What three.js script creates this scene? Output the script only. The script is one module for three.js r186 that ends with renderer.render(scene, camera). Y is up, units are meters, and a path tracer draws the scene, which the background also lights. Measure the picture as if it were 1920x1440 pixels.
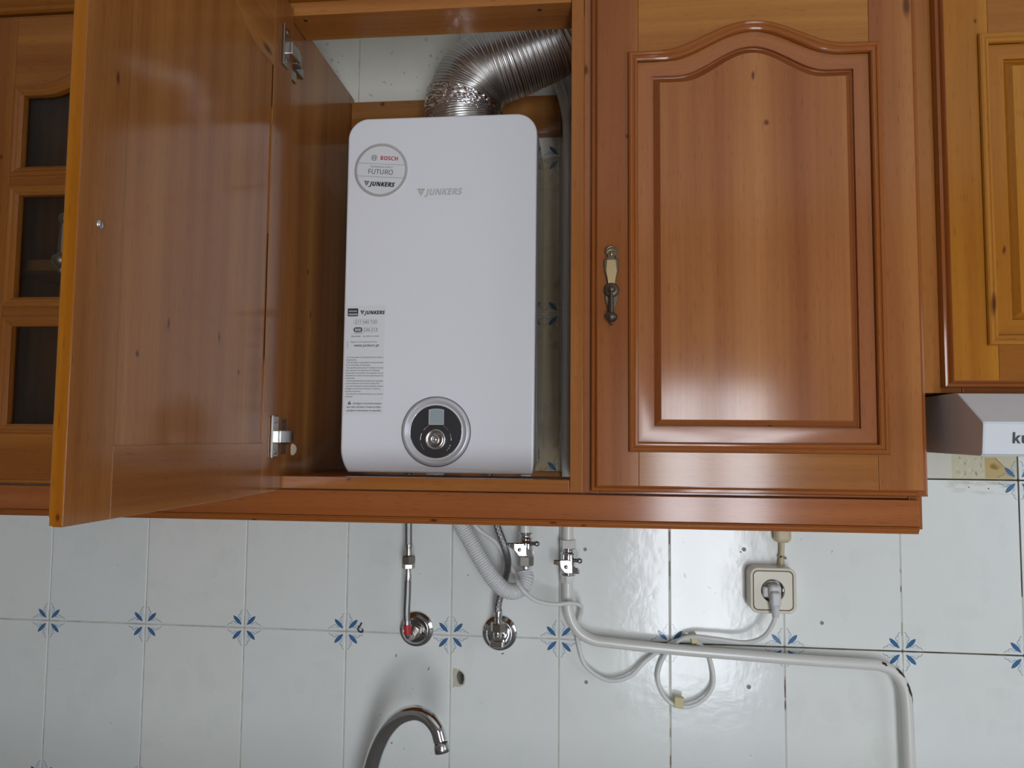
import * as THREE from 'three';
import { RoundedBoxGeometry } from 'three/addons/geometries/RoundedBoxGeometry.js';
import { mergeGeometries, mergeVertices, toCreasedNormals } from 'three/addons/utils/BufferGeometryUtils.js';
import { FontLoader } from 'three/addons/loaders/FontLoader.js';
import { TextGeometry } from 'three/addons/geometries/TextGeometry.js';
import { ImprovedNoise } from 'three/addons/math/ImprovedNoise.js';
import { RectAreaLightUniformsLib } from 'three/addons/lights/RectAreaLightUniformsLib.js';

// ------------------------------------------------------------------ camera, light, exposure
// Plans are drawn with y = 0 at the tile joint 1.2 m above the floor; H lifts them to the room.
const H = 1.2;
const scene = new THREE.Scene();
const camera = new THREE.PerspectiveCamera(2 * Math.atan(720 / 1442) * 180 / Math.PI, 4 / 3, 0.02, 50);
camera.position.set(0.0606, 0.3679 + H, 1.4351);
camera.rotation.order = 'YXZ';
camera.rotation.set(0.0685, 0.1046, 0.0090);
const renderer = new THREE.WebGLRenderer({ antialias: true });
renderer.toneMapping = THREE.LinearToneMapping;
renderer.toneMappingExposure = 1.27;
renderer.shadowMap.enabled = true;
scene.background = new THREE.Color().setRGB(0.75, 0.86, 1.0);          // overcast sky outside the balcony door
RectAreaLightUniformsLib.init();
const ROOM = { x0: -2.1, x1: 1.9, z1: 3.0, top: 1.35 };
const DOOR = { x0: 0.32, x1: 0.94, y0: -1.10, y1: 0.66 }, WINDOW = { z0: 0.95, z1: 2.25, y0: -0.30, y1: 0.80 };
const dayLight = new THREE.RectAreaLight(new THREE.Color().setRGB(0.95, 0.99, 1.06), 12.5, DOOR.x1 - DOOR.x0, DOOR.y1 - DOOR.y0);
dayLight.position.set((DOOR.x0 + DOOR.x1) / 2, (DOOR.y0 + DOOR.y1) / 2 + H, ROOM.z1 + 0.16);
dayLight.name = 'daylight_in_balcony_door';
scene.add(dayLight);
const sideLight = new THREE.RectAreaLight(new THREE.Color().setRGB(0.95, 0.99, 1.06), .9, WINDOW.z1 - WINDOW.z0, WINDOW.y1 - WINDOW.y0);
sideLight.position.set(ROOM.x1 + 0.16, (WINDOW.y0 + WINDOW.y1) / 2 + H, (WINDOW.z0 + WINDOW.z1) / 2);
sideLight.rotation.y = Math.PI / 2;
sideLight.name = 'daylight_in_side_window';
scene.add(sideLight);

// ------------------------------------------------------------------ helpers
let seed = 7;
const rnd = () => { seed = (seed * 1664525 + 1013904223) >>> 0; return seed / 4294967296; };
const perlin = new ImprovedNoise();
const noise = (x, y, z = 0) => perlin.noise(x + 31.7, y + 17.3, z + 5.1);
const V = (x, y, z) => new THREE.Vector3(x, y, z);
const names = {};
function numbered(n) { names[n] = (names[n] ?? -1) + 1; return names[n] ? n + '_' + String(names[n]).padStart(3, '0') : n; }
const shade = (m) => { m.castShadow = m.receiveShadow = true; return m; };
function thing(name, label, category, [x, y, z], group) {
  const o = new THREE.Group(); o.name = numbered(name); o.position.set(x, y + H, z);
  o.userData = { label, category }; if (group) o.userData.group = group;
  o.at = V(x, y, z); scene.add(o); return o;
}
function structure(name, [x, y, z] = [0, 0, 0]) {
  const o = new THREE.Group(); o.name = name; o.position.set(x, y + H, z); o.userData = { kind: 'structure' }; o.at = V(x, y, z); scene.add(o); return o;
}
function holder(name, parent, at) {                                   // a part that has sub-parts
  const o = new THREE.Group(); o.name = name; o.at = V(...at); o.position.copy(o.at).sub(parent.at); parent.add(o); return o;
}
function part(name, geo, mat, parent, label) {                        // geometry in plan coordinates
  if (Array.isArray(geo)) geo = mergeGeometries(geo.map((g) => { g = g.index ? g.toNonIndexed() : g; for (const k of Object.keys(g.attributes)) if (!['position', 'normal', 'uv'].includes(k)) g.deleteAttribute(k); return g; }));
  geo.translate(-parent.at.x, -parent.at.y, -parent.at.z);
  const m = shade(new THREE.Mesh(geo, mat)); m.name = name; if (label) m.userData.label = label; parent.add(m); return m;
}
function solo(name, label, category, geo, mat, at, group) {
  const g = thing(name, label, category, at, group); scene.remove(g);
  if (Array.isArray(geo)) geo = mergeGeometries(geo.map((q) => q.index ? q.toNonIndexed() : q));
  geo.translate(-at[0], -at[1], -at[2]);
  const m = shade(new THREE.Mesh(geo, mat)); m.name = g.name; m.position.copy(g.position); m.userData = g.userData; scene.add(m); return m;
}
const box = (x0, x1, y0, y1, z0, z1, r = 0.001, s = 1) => {
  const g = new RoundedBoxGeometry(x1 - x0, y1 - y0, z1 - z0, s, Math.min(r, (x1 - x0) * .49, (y1 - y0) * .49, (z1 - z0) * .49));
  g.translate((x0 + x1) / 2, (y0 + y1) / 2, (z0 + z1) / 2); return g;
};
const plainUV = (g) => { if (!g.attributes.uv) g.setAttribute('uv', new THREE.BufferAttribute(new Float32Array(g.attributes.position.count * 2), 2)); return g; };
function cyl(r0, r1, a, b, seg = 32) {                                 // between two points, r0 at a
  const d = b.clone().sub(a), g = new THREE.CylinderGeometry(r1, r0, d.length(), seg);
  g.applyQuaternion(new THREE.Quaternion().setFromUnitVectors(V(0, 1, 0), d.clone().normalize()));
  const c = a.clone().add(b).multiplyScalar(.5); g.translate(c.x, c.y, c.z); return g;
}
function lathe(profile, c, axis = V(0, 1, 0), seg = 48) {
  const g = new THREE.LatheGeometry(profile.map(([r, h]) => new THREE.Vector2(r, h)), seg);
  g.applyQuaternion(new THREE.Quaternion().setFromUnitVectors(V(0, 1, 0), axis.clone().normalize())); g.translate(c.x, c.y, c.z); return g;
}
const hex = (r, x, z, y0, y1, turn = 0) => {
  const p = [[0, y0], [r * .93, y0], [r, y0 + .0012], [r, y1 - .0012], [r * .93, y1], [0, y1]];
  const g = new THREE.LatheGeometry(p.map(([a, b]) => new THREE.Vector2(a, b)), 6, turn).toNonIndexed(); g.computeVertexNormals(); g.translate(x, 0, z); return g;
};
const curve = (pts, t = .5) => new THREE.CatmullRomCurve3(pts.map((p) => V(...p)), false, 'centripetal', t);
const tube = (pts, r, n = 64, m = 16) => new THREE.TubeGeometry(curve(pts), n, r, m);
function extrude(shape, z0, z1, bevel = 0, steps = 24, bs = 2) {
  const g = new THREE.ExtrudeGeometry(shape, { depth: z1 - z0 - 2 * bevel, bevelEnabled: bevel > 0, bevelThickness: bevel, bevelSize: bevel, bevelOffset: -bevel, bevelSegments: bs, curveSegments: steps });
  g.translate(0, 0, z0 + bevel); return g;
}
const distinct = (pts) => pts.filter((p, i) => p.distanceTo(pts[(i + 1) % pts.length]) > 1e-5);
const polyShape = (pts) => new THREE.Shape(pts.map(([x, y]) => new THREE.Vector2(x, y)));
// wood: uv in metres, v along the grain
function grain(g, along, off = [rnd() * 3, rnd() * 3]) {
  g = g.index ? g.toNonIndexed() : g;
  const p = g.attributes.position, n = g.attributes.normal, uv = new Float32Array(p.count * 2), A = 'xyz'.indexOf(along);
  for (let i = 0; i < p.count; i += 3) {
    const N = [0, 0, 0]; for (let k = 0; k < 3; k++) { N[0] += Math.abs(n.getX(i + k)); N[1] += Math.abs(n.getY(i + k)); N[2] += Math.abs(n.getZ(i + k)); }
    let d = N.indexOf(Math.max(...N)), v = A; if (d === A) v = (A + 1) % 3; const u = 3 - d - v;
    for (let k = 0; k < 3; k++) { const q = [p.getX(i + k), p.getY(i + k), p.getZ(i + k)]; uv[2 * (i + k)] = q[u] + off[0]; uv[2 * (i + k) + 1] = q[v] + off[1]; }
  }
  g.setAttribute('uv', new THREE.BufferAttribute(uv, 2)); return g;
}
const wbox = (x0, x1, y0, y1, z0, z1, along, r = 0.0012) => grain(box(x0, x1, y0, y1, z0, z1, r), along);
// a profile [inset, height] swept along a 2D outline (counter-clockwise) with mitred corners; outline in x, y, height in z
function sweep(path, profile, closed = true, base = 0, at = null) {          // at(inset) gives the outline directly where mitring would cross itself
  const n = path.length, pos = [], uv = [], idx = [];
  const off = path.map((p, i) => {
    const a = path[closed ? (i + n - 1) % n : Math.max(i - 1, 0)], b = path[closed ? (i + 1) % n : Math.min(i + 1, n - 1)];
    let d1 = [p[0] - a[0], p[1] - a[1]], d2 = [b[0] - p[0], b[1] - p[1]];
    if (!closed && i === 0) d1 = d2; if (!closed && i === n - 1) d2 = d1;
    const l1 = Math.hypot(...d1), l2 = Math.hypot(...d2), n1 = [-d1[1] / l1, d1[0] / l1], n2 = [-d2[1] / l2, d2[0] / l2];
    const m = [n1[0] + n2[0], n1[1] + n2[1]], k = 2 / (m[0] * m[0] + m[1] * m[1]); return [m[0] * k, m[1] * k];
  });
  let len = 0; const o = rnd() * 3;
  const M = profile.length, segs = closed ? n : n - 1;
  let q = 0; const acc = profile.map((a, j) => (j ? (q += Math.hypot(a[0] - profile[j - 1][0], a[1] - profile[j - 1][1])) : 0));
  for (let i = 0; i < segs; i++) {
    const k = (i + 1) % n, L = Math.hypot(path[k][0] - path[i][0], path[k][1] - path[i][1]);
    for (const [w, l] of [[i, len], [k, len + L]]) for (let j = 0; j < M; j++) {
      const q = at ? at(profile[j][0])[w] : [path[w][0] + off[w][0] * profile[j][0], path[w][1] + off[w][1] * profile[j][0]];
      pos.push(q[0], q[1], base + profile[j][1]); uv.push(acc[j] + o, l + o);
    }
    const s = i * 2 * M; for (let j = 0; j < M - 1; j++) idx.push(s + j, s + M + j, s + M + j + 1, s + j, s + M + j + 1, s + j + 1);
    len += L;
  }
  let g = new THREE.BufferGeometry(); g.setAttribute('position', new THREE.Float32BufferAttribute(pos, 3)); g.setAttribute('uv', new THREE.Float32BufferAttribute(uv, 2)); g.setIndex(idx);
  g = toCreasedNormals(g, 0.5); return g;
}
// ring-by-ring tube with its own radius along the way
function ribbed(pts, radius, rings, seg = 40, wob = 0) {
  const c = curve(pts), fr = c.computeFrenetFrames(rings, false), P = c.getSpacedPoints(rings), L = c.getLength(), pos = [], uv = [], idx = [];
  for (let i = 0; i <= rings; i++) for (let j = 0; j <= seg; j++) {
    const a = j / seg * Math.PI * 2, s = i / rings * L, ca = Math.cos(a), sa = Math.sin(a);
    const r = radius(s, a, L) + (wob ? wob * noise(ca * 2.2, sa * 2.2, s * 60) : 0);
    const q = P[i].clone().addScaledVector(fr.normals[i], ca * r).addScaledVector(fr.binormals[i], sa * r); pos.push(q.x, q.y, q.z); uv.push(j / seg, s);
  }
  for (let i = 0; i < rings; i++) for (let j = 0; j < seg; j++) { const a = i * (seg + 1) + j, b = a + seg + 1; idx.push(a, a + 1, b, b, a + 1, b + 1); }
  const g = new THREE.BufferGeometry(); g.setAttribute('position', new THREE.Float32BufferAttribute(pos, 3)); g.setAttribute('uv', new THREE.Float32BufferAttribute(uv, 2)); g.setIndex(idx); g.computeVertexNormals(); return g;
}

// ------------------------------------------------------------------ textures
function dataTex(w, h, fn, srgb, wrap = THREE.RepeatWrapping) {
  const a = new Uint8Array(w * h * 4);
  for (let y = 0; y < h; y++) for (let x = 0; x < w; x++) { const c = fn(x / w, y / h), i = 4 * (y * w + x); a[i] = c[0]; a[i + 1] = c[1]; a[i + 2] = c[2]; a[i + 3] = 255; }
  const t = new THREE.DataTexture(a, w, h); t.magFilter = t.minFilter = THREE.LinearFilter; t.wrapS = t.wrapT = wrap; if (srgb) t.colorSpace = THREE.SRGBColorSpace; t.needsUpdate = true; return t;
}
function canvasTex(w, h, draw, srgb = true) {
  const c = document.createElement('canvas'); c.width = w; c.height = h; draw(c.getContext('2d'), w, h);
  const t = new THREE.CanvasTexture(c); if (srgb) t.colorSpace = THREE.SRGBColorSpace; t.magFilter = THREE.LinearFilter; return t;
}
const clamp = (x, a = 0, b = 1) => Math.min(b, Math.max(a, x));
const mix3 = (a, b, t) => a.map((v, i) => v + (b[i] - v) * t);
// one sheet of timber 0.5 m across and 1.6 m along: bands of heartwood, thin streaks, pores
const knots = [...Array(26)].map(() => [rnd() * .5, rnd() * 1.6, .0007 + rnd() * rnd() * .0026, 1 + rnd() * 2.2]);
const woodTex = dataTex(640, 1024, (u, v) => {
  const x = u * .5, y = v * 1.6;
  const bend = 0.006 * noise(x * 5, y * 1.6, 9);
  const band = noise((x + bend) * 20, y * 0.55, 1) * .62 + noise((x + bend) * 48, y * 1.1, 2) * .34;
  const streak = noise((x + bend) * 170, y * 3.2, 3), fine = noise(x * 620, y * 13, 4), fleck = noise(x * 900, y * 42, 6), cloud = noise(x * 9, y * 5, 7);
  let t = clamp(.45 + band * .95 + streak * .16 + fine * .07 + cloud * .12);
  let c = mix3([246, 224, 188], [194, 154, 116], t);
  c = mix3(c, [186, 142, 124], clamp(noise((x + bend) * 15, y * .35, 12) * 1.3 - .25) * .55);
  for (const [a, b, r, l] of knots) { const d = Math.hypot((x - a) / r, (y - b) / (r * l)); if (d < 2.4) c = mix3(c, [92, 56, 40], clamp(1.5 - d * .65) * .7); }
  const k = 1 - clamp(fleck * 1.6 - .62) * .35; return c.map((q) => clamp(q * k, 0, 255));
}, true, THREE.MirroredRepeatWrapping);
woodTex.repeat.set(1 / .5, 1 / 1.6);
const woodBump = dataTex(512, 1024, (u, v) => {
  const x = u * .5, y = v * 1.6; const s = clamp(.5 + .38 * noise(x * 520, y * 22, 3) + .3 * noise(x * 240, y * 70, 8) + .25 * noise(x * 40, y * 14, 9)) * 255; return [s, s, s];
}, false, THREE.MirroredRepeatWrapping);
woodBump.repeat.set(1 / .5, 1 / 1.6);
const tileBump = dataTex(256, 384, (u, v) => { const s = clamp(.5 + .5 * noise(u * 4, v * 6, 1) + .22 * noise(u * 15, v * 22, 2) + .1 * noise(u * 40, v * 60, 3)) * 255; return [s, s, s]; }, false);

// tile glaze with the blue corner sprigs; extra(ctx, mm) adds what only this tile carries
const S = 3;                                                          // pixels per millimetre
function tileTex(extra, base = '#f0f3ef') {
  return canvasTex(200 * S, 300 * S, (g) => {
    g.fillStyle = base; g.fillRect(0, 0, 200 * S, 300 * S);
    for (let i = 0; i < 60; i++) { g.fillStyle = `rgba(${rnd() < .5 ? '150,160,150' : '235,238,235'},${.022 * rnd()})`; g.beginPath(); g.ellipse(rnd() * 600, rnd() * 900, 20 + rnd() * 70, 20 + rnd() * 70, 0, 0, 7); g.fill(); }
    if (extra) { g.save(); g.scale(S, S); extra(g); g.restore(); }
    for (const [cx, cy, sx, sy] of [[0, 0, 1, 1], [200, 0, -1, 1], [0, 300, 1, -1], [200, 300, -1, -1]]) {
      g.save(); g.scale(S, S); g.translate(cx, cy); g.scale(sx, sy); g.lineCap = 'round'; g.lineJoin = 'round';
      g.fillStyle = 'rgba(182,208,230,.26)';
      g.beginPath(); g.moveTo(3, 3); g.lineTo(30, 3); g.lineTo(21, 9); g.lineTo(12, 7); g.closePath(); g.fill();
      g.beginPath(); g.moveTo(3, 3); g.lineTo(3, 30); g.lineTo(10, 22); g.lineTo(7, 12); g.closePath(); g.fill();
      g.strokeStyle = '#66727e'; g.lineWidth = .7;
      for (const flip of [0, 1]) {
        g.save(); if (flip) g.transform(0, 1, 1, 0, 0, 0);
        g.beginPath(); g.moveTo(32, 2.2); g.bezierCurveTo(31, 5, 28, 6.6, 24.5, 6.4); g.bezierCurveTo(25, 10, 19.5, 11.5, 17.2, 8.4); g.bezierCurveTo(16.4, 6.6, 13.5, 6.4, 11.5, 7); g.stroke(); g.restore();
      }
      g.save(); g.rotate(Math.PI / 4); g.fillStyle = '#4674a3'; g.strokeStyle = '#33506f'; g.lineWidth = .6;
      g.beginPath(); g.moveTo(6, 0); g.bezierCurveTo(13, -4.4, 23, -5.2, 29, 0); g.bezierCurveTo(23, 4.6, 13, 3.8, 6, 0); g.fill(); g.stroke(); g.restore();
      g.restore();
    }
  });
}
const scuffs = (list) => (g) => { for (const [x, y, w, h, a, c] of list) { g.fillStyle = c || 'rgba(70,74,74,.75)'; g.save(); g.translate(x, y); g.rotate(a); g.beginPath(); g.ellipse(0, 0, w, h, 0, 0, 7); g.fill(); g.restore(); } };

// ------------------------------------------------------------------ materials
const P = (o) => new THREE.MeshPhysicalMaterial(o), C = (r, g, b) => new THREE.Color().setRGB(r, g, b), hexc = (s) => new THREE.Color(s);
const wood = (r, g, b, o = {}) => P({ map: woodTex, color: C(r / .72, g / .53, b / .33), roughness: .55, specularIntensity: .15, bumpMap: woodBump, bumpScale: .0003, clearcoat: .85, clearcoatRoughness: .13, ...o });
const M = {
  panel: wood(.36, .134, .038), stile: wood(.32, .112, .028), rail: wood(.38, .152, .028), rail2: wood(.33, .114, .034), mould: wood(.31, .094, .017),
  frame: wood(.36, .132, .026), valance: wood(.31, .092, .021), inner: wood(.30, .118, .028), innerStile: wood(.305, .118, .028), edge: wood(.40, .137, .005),
  carcass: wood(.335, .124, .030, { clearcoat: .25, clearcoatRoughness: .35 }), hoodDoor: wood(.42, .165, .012), hoodRail: wood(.34, .124, .014), glazed: wood(.31, .104, .014), cornice: wood(.33, .112, .012),
  chrome: P({ color: C(.72, .73, .75), metalness: 1, roughness: .08 }), chromeSoft: P({ color: C(.6, .6, .6), metalness: 1, roughness: .22 }), nickel: P({ color: C(.48, .46, .42), metalness: 1, roughness: .28 }),
  darkSteel: P({ color: C(.3, .3, .3), metalness: 1, roughness: .3 }),
  white: P({ color: C(.85, .88, .92), roughness: .32, clearcoat: .3, clearcoatRoughness: .12 }), whiteSide: P({ color: C(.85, .88, .92), roughness: .25, clearcoat: 1, clearcoatRoughness: .05 }),
  cord: P({ color: C(.76, .76, .74), roughness: .4 }), cream: P({ color: C(.74, .69, .56), roughness: .35, clearcoat: .3 }), creamDark: P({ color: C(.62, .53, .35), roughness: .45 }),
  pipe: P({ color: C(.76, .76, .71), roughness: .3, clearcoat: .4, clearcoatRoughness: .2 }), hose: P({ color: C(.7, .71, .71), roughness: .4 }), tape: P({ color: C(.66, .6, .34), roughness: .6 }),
  black: P({ color: C(.025, .025, .028), roughness: .35 }), red: P({ color: C(.55, .03, .04), roughness: .4 }), plug: P({ color: C(.66, .66, .66), roughness: .4 }),
  brassDark: P({ color: C(.3, .23, .13), metalness: .95, roughness: .35 }), bronze: P({ color: C(.13, .105, .075), metalness: .85, roughness: .42 }), brass: P({ color: C(.62, .47, .25), metalness: 1, roughness: .3 }),
};

// ------------------------------------------------------------------ the room
const wallPaint = P({ color: C(.5, .48, .45), roughness: .8 }), ceilPaint = P({ color: C(.8, .8, .78), roughness: .9 });
{
  const f = structure('floor'); part('slab', box(ROOM.x0 - .1, ROOM.x1 + .1, -1.3, -1.2, -.25, ROOM.z1 + .1, 0), P({ color: C(.42, .36, .3), roughness: .35 }), f);
  const c = structure('ceiling'); part('slab', box(ROOM.x0 - .1, ROOM.x1 + .1, ROOM.top, ROOM.top + .1, -.25, ROOM.z1 + .1, 0), ceilPaint, c);
  const l = structure('wall_left'); part('slab', box(ROOM.x0 - .1, ROOM.x0, -1.2, ROOM.top, -.25, ROOM.z1 + .1, 0), wallPaint, l);
  const r = structure('wall_right'); part('slab', [box(ROOM.x1, ROOM.x1 + .1, -1.2, ROOM.top, -.25, WINDOW.z0, 0), box(ROOM.x1, ROOM.x1 + .1, -1.2, ROOM.top, WINDOW.z1, ROOM.z1 + .1, 0), box(ROOM.x1, ROOM.x1 + .1, -1.2, WINDOW.y0, WINDOW.z0, WINDOW.z1, 0), box(ROOM.x1, ROOM.x1 + .1, WINDOW.y1, ROOM.top, WINDOW.z0, WINDOW.z1, 0)], wallPaint, r);
  const n = structure('window_1'), zm = (WINDOW.z0 + WINDOW.z1) / 2, nx = ROOM.x1 + .03, nm = P({ color: C(.75, .75, .74), roughness: .4 });
  part('frame', [box(nx, nx + .05, WINDOW.y0, WINDOW.y1, WINDOW.z0, WINDOW.z0 + .05), box(nx, nx + .05, WINDOW.y0, WINDOW.y1, WINDOW.z1 - .05, WINDOW.z1), box(nx, nx + .05, WINDOW.y0, WINDOW.y0 + .05, WINDOW.z0, WINDOW.z1), box(nx, nx + .05, WINDOW.y1 - .05, WINDOW.y1, WINDOW.z0, WINDOW.z1), box(nx, nx + .05, WINDOW.y0, WINDOW.y1, zm - .03, zm + .03)], nm, n);
  for (const [a, b] of [[WINDOW.z0 + .05, zm - .03], [zm + .03, WINDOW.z1 - .05]]) part('pane', box(nx + .022, nx + .026, WINDOW.y0 + .05, WINDOW.y1 - .05, a, b, 0), P({ transmission: 1, roughness: 0, thickness: 0, ior: 1.5 }), n);
  const w = structure('wall_front');
  part('slab', [box(ROOM.x0, DOOR.x0, -1.2, ROOM.top, ROOM.z1, ROOM.z1 + .1, 0), box(DOOR.x1, ROOM.x1, -1.2, ROOM.top, ROOM.z1, ROOM.z1 + .1, 0), box(DOOR.x0, DOOR.x1, DOOR.y1, ROOM.top, ROOM.z1, ROOM.z1 + .1, 0), box(DOOR.x0, DOOR.x1, -1.2, DOOR.y0, ROOM.z1, ROOM.z1 + .1, 0)], wallPaint, w);
  const d = structure('door_1'), xm = (DOOR.x0 + DOOR.x1) / 2, fm = P({ color: C(.75, .75, .74), roughness: .4 }), z0 = ROOM.z1 + .02, z1 = ROOM.z1 + .07;
  part('frame', [box(DOOR.x0, DOOR.x0 + .05, DOOR.y0, DOOR.y1, z0, z1), box(DOOR.x1 - .05, DOOR.x1, DOOR.y0, DOOR.y1, z0, z1), box(DOOR.x0, DOOR.x1, DOOR.y1 - .05, DOOR.y1, z0, z1), box(DOOR.x0, DOOR.x1, DOOR.y0, DOOR.y0 + .05, z0, z1), box(xm - .035, xm + .035, DOOR.y0, DOOR.y1, z0, z1)].map(plainUV), fm, d);
  const glass = P({ color: C(1, 1, 1), transmission: 1, roughness: 0, thickness: 0, ior: 1.5 });
  for (const [a, b] of [[DOOR.x0 + .05, xm - .035], [xm + .035, DOOR.x1 - .05]]) part('pane', box(a, b, DOOR.y0 + .05, DOOR.y1 - .05, z0 + .022, z0 + .026, 0), glass, d);
}
// tiled wall: grout bed, then every tile as a piece of its own
const holeAt = [-.185, -.0765];
const closedPts = (pts, n, rough, k) => { const c = new THREE.CatmullRomCurve3(pts.map(([x, y]) => V(x, y, 0)), true, 'centripetal').getPoints(n).slice(0, n); return c.map((v, i) => [holeAt[0] + v.x * (1 + rough * noise(i * .9, k)), holeAt[1] + v.y * (1 + rough * noise(i * .9, k, 4))]); };
const chipPts = closedPts([[-.0094, .0165], [-.004, .0155], [.004, .0135], [.0115, .006], [.0125, -.004], [.0105, -.012], [.001, -.0165], [-.006, -.0155], [-.0094, -.019], [-.0098, -.004]], 48, .07, 1);
const holePts = closedPts([[.0008, .0122], [.0062, .0102], [.0104, .0035], [.0110, -.0055], [.0082, -.0118], [.0015, -.0118], [-.0018, -.0065], [-.004, .001], [-.0026, .007]], 36, .14, 2);
const chipPath = () => new THREE.Path(chipPts.map(([x, y]) => new THREE.Vector2(x, y))), holePath = () => new THREE.Path(holePts.map(([x, y]) => new THREE.Vector2(x, y)));
{
  const w = structure('wall_back');
  const gTex = canvasTex(2048, 1336, (g, W, Hh) => {
    g.fillStyle = '#d4d2c9'; g.fillRect(0, 0, W, Hh);
    const X = (x) => (x - ROOM.x0) / (ROOM.x1 - ROOM.x0) * W, Y = (y) => (ROOM.top - y) / (ROOM.top + 1.2) * Hh;
    for (let i = 0; i < 2600; i++) { const h = rnd() < .5, x = ROOM.x0 + rnd() * 4, y = -1.2 + rnd() * 2.5; const gx = Math.round(x / .2) * .2, gy = Math.round(y / .3) * .3, dirty = x > .15 ? .6 : .12;
      g.fillStyle = `rgba(${60 + rnd() * 30},${48 + rnd() * 20},${30 + rnd() * 15},${rnd() * dirty})`; if (h) g.fillRect(X(x), Y(gy) - 2, 3 + rnd() * 16, 4); else g.fillRect(X(gx) - 2, Y(y), 4, 3 + rnd() * 14); }
    g.fillStyle = 'rgba(44,34,18,.9)'; g.fillRect(X(.48), Y(.3) - 2, X(.9) - X(.48), 4); g.fillStyle = 'rgba(50,40,24,.75)'; g.fillRect(X(.798), Y(.42), 4, Y(0.1) - Y(.42)); g.fillRect(X(.2), Y(0) - 1, X(.9) - X(.2), 2);
  });
  const bed = polyShape([[ROOM.x0, -1.2], [ROOM.x1, -1.2], [ROOM.x1, ROOM.top], [ROOM.x0, ROOM.top]]);
  bed.holes.push(holePath());
  const bg = extrude(bed, -.1, -.0016), p = bg.attributes.position, uv = bg.attributes.uv;
  for (let i = 0; i < p.count; i++) uv.setXY(i, (p.getX(i) - ROOM.x0) / (ROOM.x1 - ROOM.x0), (p.getY(i) + 1.2) / (ROOM.top + 1.2));
  part('grout_bed', bg, P({ map: gTex, roughness: .85 }), w);
  part('masonry', box(ROOM.x0, ROOM.x1, -1.2, ROOM.top, -.22, -.1, 0), P({ color: C(.12, .1, .09), roughness: .95 }), w);
  const tm = (t) => P({ map: t, roughness: .15, bumpMap: tileBump, bumpScale: .0003 });
  const clean = [tm(tileTex()), tm(tileTex(scuffs([[140, 190, 1.2, .5, .4], [60, 80, .5, .5, 0]]), '#eef2ef')), tm(tileTex(scuffs([[40, 210, .7, .4, 1.2]]), '#f1f3ee'))];
  const beigeTile = tm(tileTex(scuffs([...Array(60)].map(() => [rnd() * 200, rnd() * 300, 2 + rnd() * 12, 1 + rnd() * 9, rnd() * 3, `rgba(${96 + rnd() * 40},${78 + rnd() * 30},${44 + rnd() * 20},${.05 + rnd() * .14})`])), '#c9ba98'));  // beige base with brown blotches, for the tiles beside the heater
  const aged = tm(tileTex(scuffs([...Array(26)].map(() => [20 + rnd() * 160, 20 + rnd() * 260, .6 + rnd() * 4, .5 + rnd() * 2.5, rnd() * 3, `rgba(96,90,70,${.08 + rnd() * .22})`])), '#e2e2d6'));
  const special = {                                                    // column, row -> what is on that tile (mm from its top left corner)
    '-2,-1': tm(tileTex(scuffs([[97, 40, 1, 3.2, .25], [160, 62, .9, 3.4, .4], [92, 200, 1.5, 1.2, .3, 'rgba(40,42,42,.85)'], [116, 209, 1, .7, 1], [100, 240, .8, .4, 1], [168, 215, .8, .5, 1], [70, 150, 1.2, .4, 1], [130, 100, .8, .5, .5]]))),
    '-1,-1': tm(tileTex(scuffs([[97, 30, 2.4, 1, -.4, 'rgba(40,40,40,.8)'], [60, 120, .8, .4, 0]]))),
    '-1,0': tm(tileTex(scuffs([[94, 251, .9, 1, 0, 'rgba(40,40,40,.8)'], [30, 190, .8, 1.6, .3], [120, 150, .6, .4, 0]]))),
    '1,0': tm(tileTex(scuffs([[26, 180, 1.4, 5, -.3, 'rgba(120,122,118,.5)'], [70, 200, 4, .7, .4, 'rgba(120,122,118,.4)'], [24, 120, 1, .4, 1], [80, 210, .8, .5, 0], [60, 245, .7, .5, 0], [52, 60, .6, .4, .8]]))),
    '2,0': tm(tileTex(scuffs([[84, 130, .7, 2.4, .5, 'rgba(90,92,90,.5)'], [30, 110, 1, .4, 0]]))),
    '3,1': tm(tileTex((g) => {
      g.fillStyle = '#d6cfb2'; g.fillRect(90, 250, 110, 50);
      g.fillStyle = '#cbb27c'; g.beginPath(); g.moveTo(146, 262); g.lineTo(163, 262); g.lineTo(182, 284); g.lineTo(196, 299); g.lineTo(146, 299); g.closePath(); g.fill();
      g.fillStyle = 'rgba(140,108,50,.22)'; for (let i = 0; i < 9; i++) { g.beginPath(); g.ellipse(158 + rnd() * 8, 274 + rnd() * 8, 2 + rnd() * 6, 1.5 + rnd() * 4, rnd(), 0, 7); g.fill(); }
      g.strokeStyle = '#5a4420'; g.lineWidth = .8; g.beginPath(); g.moveTo(163, 262); g.lineTo(176, 276); g.lineTo(190, 290); g.stroke();
      for (let i = 0; i < 46; i++) { g.fillStyle = `rgba(${rnd() < .5 ? '128,124,110' : '225,226,222'},${.15 + rnd() * .3})`; g.beginPath(); g.ellipse(98 + rnd() * 46, 262 + rnd() * 34, .7 + rnd() * 1.4, 1.6 + rnd() * 3.4, -.4 + rnd() * .6, 0, 7); g.fill(); }
    }, '#dddbcd')),
    '3,0': tm(tileTex((g) => { for (let i = 0; i < 60; i++) { g.fillStyle = `rgba(150,138,96,${.03 + rnd() * .07})`; g.beginPath(); g.ellipse(80 + rnd() * 120, 2 + rnd() * rnd() * 26, 4 + rnd() * 9, 1 + rnd() * 3, 0, 0, 7); g.fill(); } scuffs([[118, 12, 1.2, 1.2, 0], [151, 14, 1.2, 1.3, 0]])(g); })),
  };
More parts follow.
